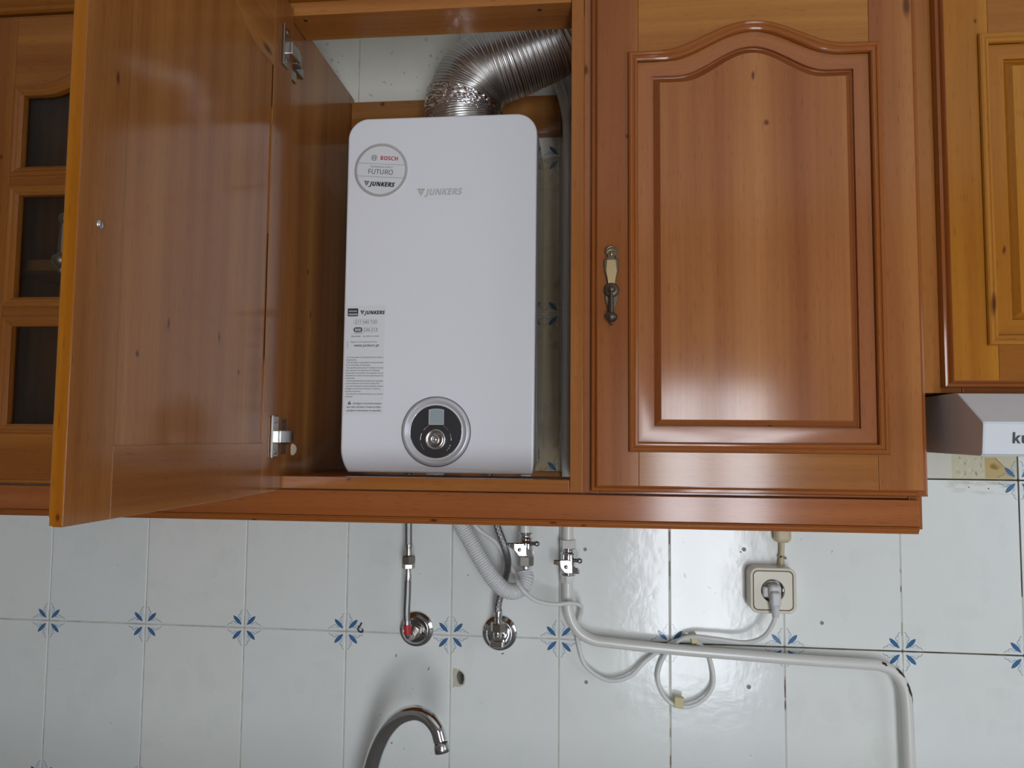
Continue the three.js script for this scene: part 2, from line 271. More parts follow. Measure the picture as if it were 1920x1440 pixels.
  const tg = new RoundedBoxGeometry(.1978, .2978, .008, 2, .0016), low = new RoundedBoxGeometry(.1978, .1478, .008, 2, .0016);
  for (let r = -2; r <= 4; r++) for (let c = -7; c <= 5; c++) {
    const x = c * .2 + .1, y = r * .3 + .15, top = r === 4;
    let m = special[c + ',' + r] || (r >= 1 && r <= 2 && (c === -1 || c === 0) ? beigeTile : r >= 1 && c >= -3 && c <= 0 ? aged : clean[(((c * 7 + r * 3) % 3) + 3) % 3]), geo = top ? low : tg;
    if (c === -1 && r === -1) {
      const s = polyShape([[c * .2 + .0011, r * .3 + .0011], [c * .2 + .1989, r * .3 + .0011], [c * .2 + .1989, r * .3 + .2989], [c * .2 + .0011, r * .3 + .2989]]);
      s.holes.push(chipPath());
      geo = extrude(s, -.008, 0, .0008); const q = geo.attributes.position, u = geo.attributes.uv;
      for (let i = 0; i < q.count; i++) u.setXY(i, (q.getX(i) - c * .2) / .2, (q.getY(i) - r * .3) / .3);
      part('tile', geo, m, w); continue;
    }
    const t = shade(new THREE.Mesh(geo, m)); t.name = 'tile'; t.position.set(x, top ? 1.2 + .075 : y, -.004 + (rnd() - .5) * .0004); t.rotation.set((rnd() - .5) * .002, (rnd() - .5) * .003, 0); w.add(t);
  }
  // broken plaster round the hole, drilled plugs and a stub of wire
  const ring = polyShape(chipPts); ring.holes.push(holePath());
  part('broken_plaster', plainUV(extrude(ring, -.0045, -.0008, .0003)), P({ color: C(.6, .55, .44), roughness: .9 }), w, 'crumbled beige plaster around a hole in the tiles');
  const plugMat = P({ color: C(.3, .31, .3), roughness: .6 });
  for (const [x, y, r] of [[.0475, .163, .0032], [.3318, .1698, .0036], [.4646, .0445, .0032], [.05, -.0748, .0032], [.3374, -.0713, .0036], [.3262, .165, .0014]])
    part('wall_plug', [plainUV(lathe([[r * .55, -.004], [r * .6, .0006], [r, .0007], [r * 1.05, 0]], V(x, y, 0), V(0, 0, 1), 20)), plainUV(new THREE.CircleGeometry(r * .62, 16).toNonIndexed().translate(x, y, .0002))], plugMat, w, 'small grey wall plug set in the tile');
  part('wire_stub', tube([[-.370, .017, 0], [-.3715, .012, .004], [-.3755, .006, .005], [-.372, .001, .004], [-.366, .002, .005], [-.367, .0055, .004]], .0014, 40, 8), M.black, w, 'curled black stub of wire sticking out of the tiles');
}
// worktop that the tap stands on
{
  const t = thing('worktop', 'grey stone worktop running along the tiled wall', 'worktop', [-.1, -.37, 0]);
  part('slab', plainUV(box(-2.05, 1.85, -.37, -.335, .001, .62, .003)), P({ color: C(.26, .25, .23), roughness: .3 }), t);
  part('cabinet_front', plainUV(box(-2.05, 1.85, -1.195, -.371, .02, .58, .003)), M.carcass, t);
}

// ------------------------------------------------------------------ cupboard doors
// outline of a door opening with the arched top; local metres, counter-clockwise
function arch(x0, x1, y0, y1, rise) {
  const p = [[x0, y0], [x1, y0], [x1, y1]], n = 40, c = (x0 + x1) / 2, h = (x1 - x0) / 2;
  for (let i = 1; i < n; i++) { const x = x1 - (x1 - x0) * i / n, d = Math.abs(x - c) / h / .76; p.push([x, y1 + (d < 1 ? rise * .5 * (1 + Math.cos(Math.PI * d)) : 0)]); }
  p.push([x0, y1]); return p;
}
const EDGE = [[.0002, .009], [.0002, .0098], [.0012, .0118], [.0035, .0126], [.005, .0128], [.0056, .0148], [.0072, .0186], [.0086, .0199], [.0095, .0199]];
const BEAD = [[.0032, -.002], [.0032, .0003], [.0004, .0010], [0, .0026], [.0012, .0052], [.0035, .0066], [.006, .0058], [.0074, .0036], [.0084, .0034], [.0096, .0046], [.0114, .0048], [.0132, .0034], [.0142, .0006], [.0142, -.0022], [.0122, -.0026], [.0122, -.008]];
const RAISE = [[-.003, -.0036], [.0206, -.0036], [.0206, -.0094], [.0222, -.0096], [.025, -.0072], [.0285, -.0044], [.0305, -.0018], [.0312, -.0014]];
const T = .020;                                                       // door thickness
// builds a door into the holder d; put(g) moves local geometry (x right, y up, z out) to plan coordinates
function cupboardDoor(d, W, Hd, put, m, o = {}) {
  const sw = o.stile ?? .066, bot = o.bottom ?? .070, top = o.top ?? .614, rise = o.rise ?? .0385, e = .009;
  const at = (d) => arch(sw + d, W - sw - d, bot + d, top - d, rise), P0 = at(0), add = (n, g, mat, l) => part(n, Array.isArray(g) ? g.map(put) : put(g), mat, d, l);
  add('stile', [grain(box(e, sw, e, Hd - e, 0, T, .0006), 'y', [.3, .2]), grain(box(0, sw, 0, Hd, 0, .0096, .0008), 'y', [.3, .2])], m.stile); add('stile', [grain(box(W - sw, W - e, e, Hd - e, 0, T, .0006), 'y'), grain(box(W - sw, W, 0, Hd, 0, .0096, .0008), 'y')], m.stile);
  add('bottom_rail', [grain(box(sw + .0003, W - sw - .0003, e, bot, 0, T, .0006), 'x', [1.3, .7]), grain(box(sw + .0003, W - sw - .0003, 0, bot, 0, .0096, .0008), 'x', [1.3, .7])], m.rail);
  const s = polyShape([...P0.slice(2).map(([x, y]) => [clamp(x, sw + .0003, W - sw - .0003), y]), [sw + .0003, Hd - e], [W - sw - .0003, Hd - e]].reverse());
  add('top_rail', grain(extrude(s, 0, T, .0004, 8, 1), 'x'), m.rail);
  add('edge_moulding', sweep([[0, 0], [W, 0], [W, Hd], [0, Hd]], EDGE), m.edge);
  if (!o.panes) {
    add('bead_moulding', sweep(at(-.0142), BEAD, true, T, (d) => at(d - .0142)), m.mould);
    add('back_of_panel', grain(extrude(polyShape(P0), .0018, .009), 'y'), m.back || m.panel);
    add('panel_border', sweep(P0, RAISE, true, T, at), m.border || m.panel);
    const G = extrude(polyShape(at(.0311)), T - .006, T - .0014, .0002, 8, 1); add('raised_panel', grain(G, 'y'), m.panel);
  }
  return P0;
}
function handle(d, put, mirror = 1) {
  const u = .000104, prof = [[0, 155], [30, 160], [80, 185], [86, 230], [86, 265], [52, 292], [52, 325], [100, 345], [102, 420], [96, 500], [72, 600], [52, 690], [54, 742], [98, 762], [104, 795], [88, 832], [84, 850], [92, 880], [76, 940], [50, 1010], [44, 1070], [78, 1106], [70, 1128], [0, 1135]];
  const right = prof.map(([x, y]) => [x * u, (770 - y) * u]), all = [...right, ...right.slice(1, -1).reverse().map(([x, y]) => [-x, y])].reverse();
  part('handle_plate', put(plainUV(extrude(polyShape(all), 0, .0032, .0011, 4, 2))), M.bronze, d, 'dark antique bronze back plate');
  const c = [[66, 352], [70, 430], [78, 500], [58, 600], [44, 700], [0, 712]].map(([x, y]) => [x * u, (770 - y) * u]);
  part('plate_face', put(plainUV(extrude(polyShape([[0, .0436], ...c, ...c.slice(0, -1).reverse().map(([x, y]) => [-x, y])].reverse()), .003, .0046, .0008, 4, 2))), M.brass, d, 'worn brass face of the plate');
  const relief = [];
  for (const [x, y, rx, ry] of [[0, 540, 16, 0], [0, 500, 26, 34], [-64, 395, 14, 22], [64, 395, 14, 22], [-70, 340 - 0, 12, 14], [70, 340, 12, 14], [-62, 450, 10, 18], [62, 450, 10, 18], [-84, 0, 14, 20], [84, 0, 14, 20]]) if (ry) relief.push(put(plainUV(new THREE.SphereGeometry(1, 14, 10).scale(rx * u, ry * u, .0016).translate(x * u, y * u, .0034))));
  const crown = new THREE.TorusGeometry(56 * u, 11 * u, 8, 20, Math.PI * .8).rotateZ(Math.PI * .1).scale(1.15, 1, .8).translate(0, 498 * u, .0034); relief.push(put(plainUV(crown)));
  const crown2 = new THREE.TorusGeometry(70 * u, 9 * u, 8, 20, Math.PI * .6).rotateZ(Math.PI * .2).translate(0, 528 * u, .0034); relief.push(put(plainUV(crown2)));
  part('plate_ornament', relief, M.brassDark, d, 'raised scroll ornament on the plate');
  const z = .0125;
  part('handle_pull', [put(plainUV(lathe([[0, -.0515], [.0025, -.0505], [.0028, -.0485], [.0016, -.0472], [.0052, -.0455], [.0079, -.042], [.0083, -.0385], [.007, -.0355], [.0042, -.034], [.0036, -.032], [.0034, -.02], [.0026, -.008], [.0023, -.003]], V(0, 0, z)))), put(plainUV(new THREE.SphereGeometry(.0056, 24, 16).translate(0, 0, z - .002))), put(plainUV(cyl(.0036, .0036, V(0, 0, 0), V(0, 0, z)))), put(plainUV(lathe([[.0105, 0], [.0105, .002], [.008, .0042], [.004, .0046]], V(0, 0, .0025), V(0, 0, 1))))], M.bronze, d, 'dark drop pull with a bulb end');
}
const mover = (x, y, z, turn = 0, tilt = 0) => { const m = new THREE.Matrix4().makeTranslation(x, y, z).multiply(new THREE.Matrix4().makeRotationY(turn)).multiply(new THREE.Matrix4().makeRotationZ(tilt)); return (g) => g.applyMatrix4(m); };
const ZF = .332, ZB = .0006;                                          // front of the cupboard frames; back against the tiles

// closed cupboard with the arched door
{
  const c = thing('wall_cabinet', 'closed honey-brown wall cabinet with one arched raised-panel door and bronze drop handle', 'cabinet', [.27, .245, .17]);
  part('side_panel', wbox(.0305, .0485, .2905, .99, ZB, ZF - .0005, 'y'), M.carcass, c);
  part('side_panel', wbox(.4875, .5055, .2475, 1.02, ZB, ZF - .0005, 'y'), M.frame, c);
  part('top_panel', wbox(.049, .487, .972, .99, ZB, ZF - .025, 'x'), M.carcass, c);
  part('bottom_panel', wbox(.049, .487, .292, .308, ZB + .06, ZF - .025, 'x'), M.carcass, c);
  part('frame_stile', wbox(.0288, .0475, .2885, 1.028, ZF - .022, ZF, 'y'), M.frame, c);
  part('frame_stile', wbox(.0478, .07, .2885, 1.028, ZF - .022, ZF - .0006, 'y'), M.rail2, c);
  part('frame_rail', wbox(.0703, .487, .2885, .315, ZF - .022, ZF - .0004, 'x'), M.valance, c);
  const d = holder('door', c, [.0585, .293, ZF]);
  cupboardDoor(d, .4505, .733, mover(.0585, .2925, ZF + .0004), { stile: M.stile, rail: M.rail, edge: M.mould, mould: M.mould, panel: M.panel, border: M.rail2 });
  handle(d, mover(.0866, .575, ZF + T + .0006));
}
// cupboard over the hood
{
  const c = thing('wall_cabinet', 'amber wall cabinet above the white cooker hood with an arched panel door', 'cabinet', [.8, .432, .17]);
  part('side_panel', wbox(.5085, .5255, .4325, 1.02, ZB, ZF - .0005, 'y'), M.carcass, c); part('side_panel', wbox(1.075, 1.093, .4325, 1.02, ZB, ZF - .0005, 'y'), M.carcass, c);
  part('bottom_panel', wbox(.526, 1.0745, .4325, .449, ZB, ZF - .023, 'x'), M.carcass, c);
  part('frame_stile', wbox(.5085, .5605, .4325, 1.028, ZF - .022, ZF, 'y'), M.frame, c);
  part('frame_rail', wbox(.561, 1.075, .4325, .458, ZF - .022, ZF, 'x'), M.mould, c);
  const d = holder('door', c, [.533, .440, ZF]);
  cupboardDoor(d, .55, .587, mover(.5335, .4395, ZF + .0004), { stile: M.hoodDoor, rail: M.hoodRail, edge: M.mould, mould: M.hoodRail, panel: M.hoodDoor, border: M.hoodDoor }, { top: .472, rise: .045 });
}
// cupboard with the water heater: open front, door swung out
{
  const c = thing('wall_cabinet', 'open wall cabinet around the water heater with its door swung out', 'cabinet', [-.19, .245, .17]);
  part('side_panel', wbox(-.4255, -.4075, .2905, 1.028, ZB, ZF, 'y'), M.inner, c);
  part('top_rail', wbox(-.407, .0283, 1.0125, 1.0345, .257, ZF, 'x'), M.frame, c);
  part('bottom_rail', wbox(-.407, .0283, .2885, .3072, ZF - .022, ZF, 'x'), M.frame, c);
  const fl = polyShape([[-.407, -.309], [.028, -.309], [.028, -ZB], [-.407, -ZB]]); fl.holes.push(new THREE.Path([[-.33, -.17], [.026, -.17], [.026, -.004], [-.33, -.004]].map(([x, y]) => new THREE.Vector2(x, y))));
  const fg = extrude(fl, 0, .012); fg.rotateX(-Math.PI / 2); fg.translate(0, .2915, 0); part('bottom_panel', grain(fg, 'x'), M.carcass, c);
  part('back_rail', wbox(-.407, .001, .939, 1.0145, ZB, .0195, 'x'), M.inner, c);
  const d = holder('door', c, [-.397, .287, ZF + .004]);
  // hung on the left: local x runs from the free edge to the hinge, the face looks away from the heater
  const W = .468;
  const flip = new THREE.Matrix4().set(0, 0, -1, -.397, 0, 1, 0, .2858, 1, 0, 0, ZF + .004, 0, 0, 0, 1);
  const go = (g) => g.applyMatrix4(flip);
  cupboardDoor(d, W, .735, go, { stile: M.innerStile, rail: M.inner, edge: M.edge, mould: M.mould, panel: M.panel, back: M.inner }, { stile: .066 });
  part('edge_strip', go(grain(box(W - .0002, W + .0006, .001, .734, .0006, .0125, .0002), 'y')), M.edge, d, 'bright orange free edge of the door');
  handle(d, (g) => go(g.translate(W - .026, .575 - .2858 - .008, T + .0004)));
  part('handle_screw', plainUV(lathe([[0, .003], [.0025, .0026], [.0042, .0012], [.0044, 0]], V(-.3968, .562, .774), V(1, 0, 0), 20)), M.chromeSoft, d, 'screw end of the handle');
  for (const [yc, z] of [[.945, .366], [.365, .366]]) {
    const p = [box(-.397, -.3935, yc - .030, yc + .030, z - .011, z + .011, .0014, 2), box(-.3945, -.3925, yc - .031, yc + .031, z + .009, z + .0125, .0009, 1), box(-.4075, -.389, yc - .011, yc + .011, z - .050, z - .030, .003, 2), box(-.4075, -.4045, yc - .026, yc + .026, z - .066, z - .046, .001, 1), box(-.407, -.402, yc - .008, yc + .008, z - .09, z - .048, .002, 1)];
    for (const s of [-1, 1]) p.push(plainUV(lathe([[0, .0014], [.0028, .001], [.0032, 0]], V(-.3935, yc + s * .022, z), V(1, 0, 0), 16)));
    part('hinge', p, M.nickel, d, 'tarnished steel concealed hinge');
    part('hinge_arm', plainUV(box(-.398, -.3855, yc - .0095, yc + .0095, z - .034, z - .001, .0018, 2)), M.chromeSoft, d, 'pale steel hinge arm');
  }
  part('hinge_cover', plainUV(lathe([[0, .0016], [.008, .0014], [.0092, 0]], V(-.407, .345, .268), V(1, .0, .35), 28)), P({ color: C(.55, .48, .36), roughness: .4 }), c, 'round beige screw cover');
  for (const [x, z] of [[-.385, .318], [-.02, .316]]) part('screw', plainUV(lathe([[0, -.0012], [.0028, -.001], [.0034, 0]], V(x, 1.0126, z), V(0, 1, 0), 16)), M.bronze, c);
}
// glazed cupboard
{
  const c = thing('wall_cabinet', 'wall cabinet with a glazed three-pane door behind the opened wooden door', 'cabinet', [-.66, .245, .17]);
  part('side_panel', wbox(-.4445, -.4265, .2905, 1.028, ZB, ZF, 'y'), M.carcass, c); part('side_panel', wbox(-.92, -.902, .2905, 1.028, ZB, ZF, 'y'), M.carcass, c);
  part('back_panel', wbox(-.9015, -.445, .2915, 1.028, ZB, .008, 'y'), M.carcass, c);
  part('bottom_panel', wbox(-.9015, -.445, .292, .308, .0085, ZF - .001, 'x'), M.carcass, c); part('top_panel', wbox(-.9015, -.445, 1.012, 1.028, .0085, ZF - .001, 'x'), M.carcass, c);
  part('shelf', wbox(-.9005, -.446, .632, .650, .0085, ZF - .05, 'x'), M.inner, c);
  const d = holder('door', c, [-.9, .29, ZF]), W = .46, x0 = -.907, y0 = .2905, put = mover(x0, y0, ZF + .0004), sw = .066;
  const P0 = cupboardDoor(d, W, .737, put, { stile: M.glazed, rail: M.glazed, edge: M.glazed }, { panes: true, top: .6185, stile: sw, bottom: .0755 });
  const glass = P({ color: C(.8, .82, .78), transmission: 1, roughness: .02, thickness: 0, ior: 1.5 });
  const bars = [.262, .467];
  const small = [[-.0005, -.01], [-.0005, .001], [.002, .0028], [.005, .003], [.0075, .001], [.010, .0008], [.0125, -.0015], [.0145, -.003], [.0145, -.014]];
  for (const y of bars) part('glazing_bar', put(grain(box(sw - .002, W - sw + .002, y - .008, y + .008, .002, T - .001, .0008), 'x')), M.glazed, d);
  const cells = [[.0755, bars[0] - .008], [bars[0] + .008, bars[1] - .008]];
  for (const [a, b] of cells) {
    const q = [[sw, a], [W - sw, a], [W - sw, b], [sw, b]];
    part('bead_moulding', put(sweep(q, small, true, T)), M.glazed, d); part('pane', put(box(sw + .01, W - sw - .01, a + .01, b - .01, .006, .009, 0)), glass, d);
  }
  const q = arch(sw, W - sw, bars[1] + .008, .6185, .0385); part('bead_moulding', put(sweep(q, small, true, T, (e) => arch(sw + e, W - sw - e, bars[1] + .008 + e, .6185 - e, .0385))), M.glazed, d);
  part('pane', put(extrude(polyShape(arch(sw + .01, W - sw - .01, bars[1] + .018, .6085, .0385)), .006, .009)), glass, d);
}
// valance under the row and cornice on top
{
  const v = thing('valance', 'reddish-brown wooden valance board along the bottom of the cabinets', 'valance', [-.2, .2425, .33]);
  part('board', wbox(-.93, .4985, .2515, .2878, ZF - .03, ZF + .0085, 'x', .0015), M.valance, v);
  const pr = [[.0, 0], [.0, .004], [-.003, .005], [-.003, .0075], [-.006, .0085], [-.006, .011]];
  const prof = [[ZF - .03, .2415], [ZF + .002, .2415], [ZF + .0035, .2445], [ZF + .005, .2455], [ZF + .0058, .2485], [ZF + .0085, .2498], [ZF + .0095, .2514], [ZF - .03, .2514]];
  const s = polyShape(prof.map(([z, y]) => [z, y])), g = extrude(s, 0, .5005 + .93, .0006); g.rotateY(-Math.PI / 2); g.translate(.499 - .0, 0, 0);
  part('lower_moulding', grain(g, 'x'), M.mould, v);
  const k = thing('cornice', 'wooden cornice moulding along the top edge of the cabinets', 'cornice', [-.2, 1.036, .33]);
  const cp = polyShape([[ZF - .07, 1.0352], [ZF + .006, 1.0352], [ZF + .010, 1.0385], [ZF + .010, 1.044], [ZF + .022, 1.053], [ZF + .024, 1.062], [ZF + .044, 1.080], [ZF + .046, 1.098], [ZF - .07, 1.098]]), cg = extrude(cp, 0, 1.43); cg.rotateY(-Math.PI / 2); cg.translate(.51, 0, 0);
  part('moulding', grain(cg, 'x'), M.cornice, k);
}

// ------------------------------------------------------------------ water heater
{
  const X0 = -.3402, X1 = -.0285, Y0 = .3092, Y1 = .8878, R = .034, ZH = .235;
  const h = thing('water_heater', 'white gas water heater with round control dial and stickers inside the cabinet', 'water heater', [-.185, Y0, .12]);
  const s = new THREE.Shape(); s.moveTo(X0 + .0125, Y0); s.lineTo(X1 - .004, Y0); s.bezierCurveTo(X1 - .002, Y0 + .006, X1 - .001, Y0 + .014, X1 - .0015, Y0 + .03); s.lineTo(X1, Y1 - R); s.absarc(X1 - R, Y1 - R, R, 0, Math.PI / 2); s.lineTo(X0 + R, Y1); s.absarc(X0 + R, Y1 - R, R, Math.PI / 2, Math.PI); s.lineTo(X0 - .0006, Y0 + .040); s.bezierCurveTo(X0 - .0006, Y0 + .024, X0 + .004, Y0 + .011, X0 + .0125, Y0);
  part('front_cover', plainUV(extrude(s, .19, ZH, .0035, 20, 4)), M.white, h);
  part('casing', plainUV(box(X0 + .004, X1 - .0012, Y0 + .006, Y1 - .008, .014, .1915, .012, 4)), M.whiteSide, h, 'glossy white side casing');
  part('vent_slot', plainUV(box(X1 - .0016, X1 - .0006, .3296, .3476, .129, .1335, .0004)), M.black, h);
  const print = (w, hh, k, draw) => canvasTex(w, hh, (g) => { g.clearRect(0, 0, w, hh); draw(g); });
  const brand = (g, x, y, size, col, mark) => {                        // inverted triangle mark and slanted name
    g.fillStyle = mark || col; g.beginPath(); g.moveTo(x, y - size * .78); g.lineTo(x + size * .92, y - size * .78); g.lineTo(x + size * .46, y + size * .16); g.closePath(); g.fill();
    g.strokeStyle = '#e8ebee'; g.lineWidth = size * .06; g.beginPath(); g.moveTo(x + size * .46, y - size * .78); g.lineTo(x + size * .46, y + size * .1); g.moveTo(x + size * .12, y - size * .5); g.lineTo(x + size * .8, y - size * .5); g.stroke();
    g.save(); g.translate(x + size * 1.0, y); g.transform(1, 0, -.22, 1, 0, 0); g.fillStyle = col; g.font = `bold ${size}px sans-serif`; g.fillText('JUNKERS', 0, 0); g.strokeStyle = col; g.lineWidth = size * .05; g.strokeText('JUNKERS', 0, 0); g.restore();
  };
  // round sticker
  const D = 640, st = canvasTex(D, D, (g) => {
    g.fillStyle = '#e4e8ea'; g.fillRect(0, 0, D, D); g.translate(D / 2, D / 2); g.rotate(.075); g.textAlign = 'center';
    g.strokeStyle = '#9aa2a6'; g.lineWidth = 5; for (const y of [-74, 82]) { g.beginPath(); g.moveTo(-300, y); g.lineTo(300, y); g.stroke(); }
    g.fillStyle = '#b3202c'; g.font = 'bold 66px sans-serif'; g.fillText('BOSCH', 82, -122);
    g.strokeStyle = '#7d8588'; g.lineWidth = 7; g.beginPath(); g.arc(-98, -144, 32, 0, 7); g.stroke(); g.lineWidth = 9; g.beginPath(); g.moveTo(-112, -168); g.lineTo(-112, -120); g.moveTo(-84, -168); g.lineTo(-84, -120); g.moveTo(-112, -144); g.lineTo(-84, -144); g.stroke();
    g.fillStyle = '#5c6468'; g.font = '27px sans-serif'; g.fillText('DESENHADOS PARA O', 0, -28); g.fillStyle = '#454d54'; g.font = '82px sans-serif'; g.fillText('FUTURO', -6, 50);
    g.textAlign = 'left'; brand(g, -192, 192, 70, '#1d2226', '#4b5568');
  });
  const cx = -.2832, cy = .8003, r = .0446;
  const disc = new THREE.CylinderGeometry(r * .9, r * .9, .0006, 64); disc.rotateX(Math.PI / 2); { const p = disc.attributes.position, u = disc.attributes.uv; for (let i = 0; i < p.count; i++) u.setXY(i, .5 + p.getX(i) / r / 2, .5 + p.getY(i) / r / 2); } disc.translate(cx, cy, ZH + .0002);
  part('round_sticker', disc, P({ map: st, roughness: .3 }), h, 'round white maker sticker with silver rim');
  part('sticker_rim', plainUV(lathe([[r * .895, .0002], [r * .895, .0008], [r, .0008], [r, 0]], V(cx, cy, ZH), V(0, 0, 1), 72)), P({ color: C(.72, .74, .76), metalness: .6, roughness: .3 }), h);
  // brand badge, printed silver-grey on its own clear label
  const bt = canvasTex(560, 150, (g) => { g.fillStyle = '#eef0f3'; g.fillRect(0, 0, 560, 150); brand(g, 16, 100, 84, '#c4c9cd', '#b4babe'); });
  const plate = (x0, x1, y0, y1, tex, name, label) => { const b = new THREE.BoxGeometry(x1 - x0, y1 - y0, .0004); b.translate((x0 + x1) / 2, (y0 + y1) / 2, ZH + .0002); return part(name, b, P({ map: tex, roughness: .32, color: C(.98, .98, .98) }), h, label); };
  plate(-.2255, -.132, .7485, .7735, bt, 'brand_badge', 'pale grey brand lettering');
  // information stickers
  const it = canvasTex(560, 1500, (g) => {
    g.fillStyle = '#e9ecef'; g.fillRect(0, 0, 560, 1500);
    g.fillStyle = '#3a3d40'; g.beginPath(); g.roundRect(28, 36, 150, 110, 14); g.fill(); g.fillStyle = '#d5d8da'; g.fillRect(46, 66, 112, 18); g.fillRect(40, 108, 128, 22); g.fillStyle = '#3a3d40'; g.font = 'bold 17px sans-serif'; g.fillText('assistência', 52, 82); g.fillText('linha técnica', 46, 126);
    brand(g, 206, 118, 66, '#25282a');
    g.strokeStyle = '#9a9ea0'; g.lineWidth = 3; for (const y of [192, 300]) { g.beginPath(); g.roundRect(118, y, 340, 66, 32); g.stroke(); }
    g.fillStyle = '#3c3f42'; g.beginPath(); g.roundRect(118, 300, 124, 66, 32); g.fill();
    g.fillStyle = '#303336'; g.font = '56px sans-serif'; g.fillText('211 540 720', 136, 246); g.fillText('234 212', 256, 354); g.fillStyle = '#e6e8e8'; g.font = 'bold 54px sans-serif'; g.fillText('808', 134, 353);
    g.fillStyle = '#3a3d3f'; g.font = '20px sans-serif'; g.fillText('chamada local', 122, 388); g.font = 'bold 27px sans-serif'; g.fillText('Dias úteis:', 88, 432); g.font = '27px sans-serif'; g.fillText('das 8h00 às 20h00', 252, 432); g.fillText('Registe o seu equipamento em:', 76, 510); g.font = 'bold 46px sans-serif'; g.fillText('www.junkers.pt', 130, 566);
    g.save(); g.translate(40, 590); g.rotate(-Math.PI / 2); g.font = '16px sans-serif'; g.fillText('6 720 608 302', 0, 0); g.restore();
    g.font = '26px sans-serif';
    ['  Ler as instruções de instalação antes de instalar o', 'esquentador.', '  Antes de utilizar o esquentador em funcionamento', 'ler as instruções de utilização.', '  Este aparelho apenas pode ser instalado em locais', 'que cumpram os requisitos de ventilação', 'apropriados. Este aparelho está equipado com um', 'dispositivo de controlo da evacuação de gases de', 'combustão.', '  Torna-se absolutamente necessário que seja ligado', 'a uma chaminé com um tubo apropriado.', '  No caso de bloqueio total do aparelho, deverá', 'desligar a torneira de corrente e chamar a', 'assistência técnica.', '  Este aparelho só deve funcionar com a frente', 'montada.'].forEach((t, i) => { g.fillText(t, 18, 722 + i * 36, 530); g.fillText(t, 18.6, 722 + i * 36, 530); });
    g.fillStyle = '#2a2c2e'; g.beginPath(); g.moveTo(56, 1360); g.lineTo(82, 1312); g.lineTo(108, 1360); g.closePath(); g.fill(); g.fillStyle = '#dfe1e1'; g.fillRect(79, 1330, 6, 15); g.fillRect(79, 1349, 6, 5);
    g.fillStyle = '#2a2c2e'; g.font = 'bold 32px sans-serif'; g.fillText('Desligar a corrente sempre', 132, 1358, 400); g.fillText('que seja retirada a frente ou feita', 44, 1406, 480); g.fillText('qualquer intervenção no aparelho.', 44, 1454, 490);
  });
  plate(-.3372, -.2716, .401, .577, it, 'information_sticker', 'pale information sticker with small dark print');
  // control
  const kx = -.1856, ky = .3748, rad = .0545;
  part('dial_bezel', plainUV(lathe([[.0418, -.001], [.0425, -.0005], [.0490, .0042], [.0502, .0046], [.0538, .0030], [.0545, .0012], [.0545, 0]], V(kx, ky, ZH - .0004), V(0, 0, 1), 96)), P({ color: C(.66, .67, .70), metalness: .25, roughness: .3 }), h, 'silver-grey bezel around the control dial');
  part('bezel_seam', plainUV(new THREE.TorusGeometry(.0549, .0009, 8, 96).translate(kx, ky, ZH + .0003)), P({ color: C(.12, .12, .13), roughness: .5 }), h);
  part('control_face', plainUV(lathe([[0, .0008], [.0412, .0008], [.0422, .0002]], V(kx, ky, ZH), V(0, 0, 1), 72)), M.black, h, 'black round control face');
  part('control_rim', plainUV(new THREE.TorusGeometry(.0416, .0006, 8, 96).translate(kx, ky, ZH + .0011)), M.chrome, h);
  const lcd = new THREE.Shape(), lx = kx + .0004, ly = ky + .0238; lcd.moveTo(lx - .0123, ly - .013); lcd.lineTo(lx + .0123, ly - .013); lcd.lineTo(lx + .0123, ly + .011); lcd.quadraticCurveTo(lx, ly + .0145, lx - .0123, ly + .011); lcd.closePath();
  part('display_frame', plainUV(extrude(lcd, ZH + .0008, ZH + .0022, .0005)), P({ color: C(.5, .53, .53), roughness: .3 }), h);
  const l2 = new THREE.Shape(); l2.moveTo(lx - .0095, ly - .0118); l2.lineTo(lx + .0113, ly - .0118); l2.lineTo(lx + .0113, ly + .0098); l2.quadraticCurveTo(lx, ly + .0128, lx - .0095, ly + .0098); l2.closePath();
  part('display', plainUV(extrude(l2, ZH + .0018, ZH + .0026, .0002)), P({ color: C(.36, .44, .46), roughness: .15 }), h, 'grey liquid crystal display');
  const qy = ky - .0123;
  part('knob', plainUV(lathe([[0, .0082], [.0016, .0084], [.0018, .0070], [.0034, .0070], [.004, .0092], [.0062, .0098], [.0078, .009], [.0082, .0066], [.0108, .0058], [.0116, .0036], [.013, .0036], [.0138, .0056], [.0162, .005], [.0172, .002], [.0172, .0008]], V(kx, qy, ZH), V(0, 0, 1), 64)), M.chromeSoft, h, 'small silver rotary knob');
  for (const a of [90, 50, 10, 130, 170, 208]) {
    const g = new THREE.TorusGeometry(.0246, .00055, 6, 12, .46); g.rotateZ(a / 180 * Math.PI - .23); part('dial_mark', plainUV(g.translate(kx, qy, ZH + .0009)), M.chromeSoft, h);
  }
  for (const a of [-22, -32, -42]) part('dial_mark', plainUV(box(-.0013, .0013, -.0009, .0009, ZH + .0006, ZH + .0013, .0003).rotateZ(a / 180 * Math.PI + Math.PI / 2).translate(kx + .0246 * Math.cos(a / 180 * Math.PI), qy + .0246 * Math.sin(a / 180 * Math.PI), 0)), M.chromeSoft, h);
}
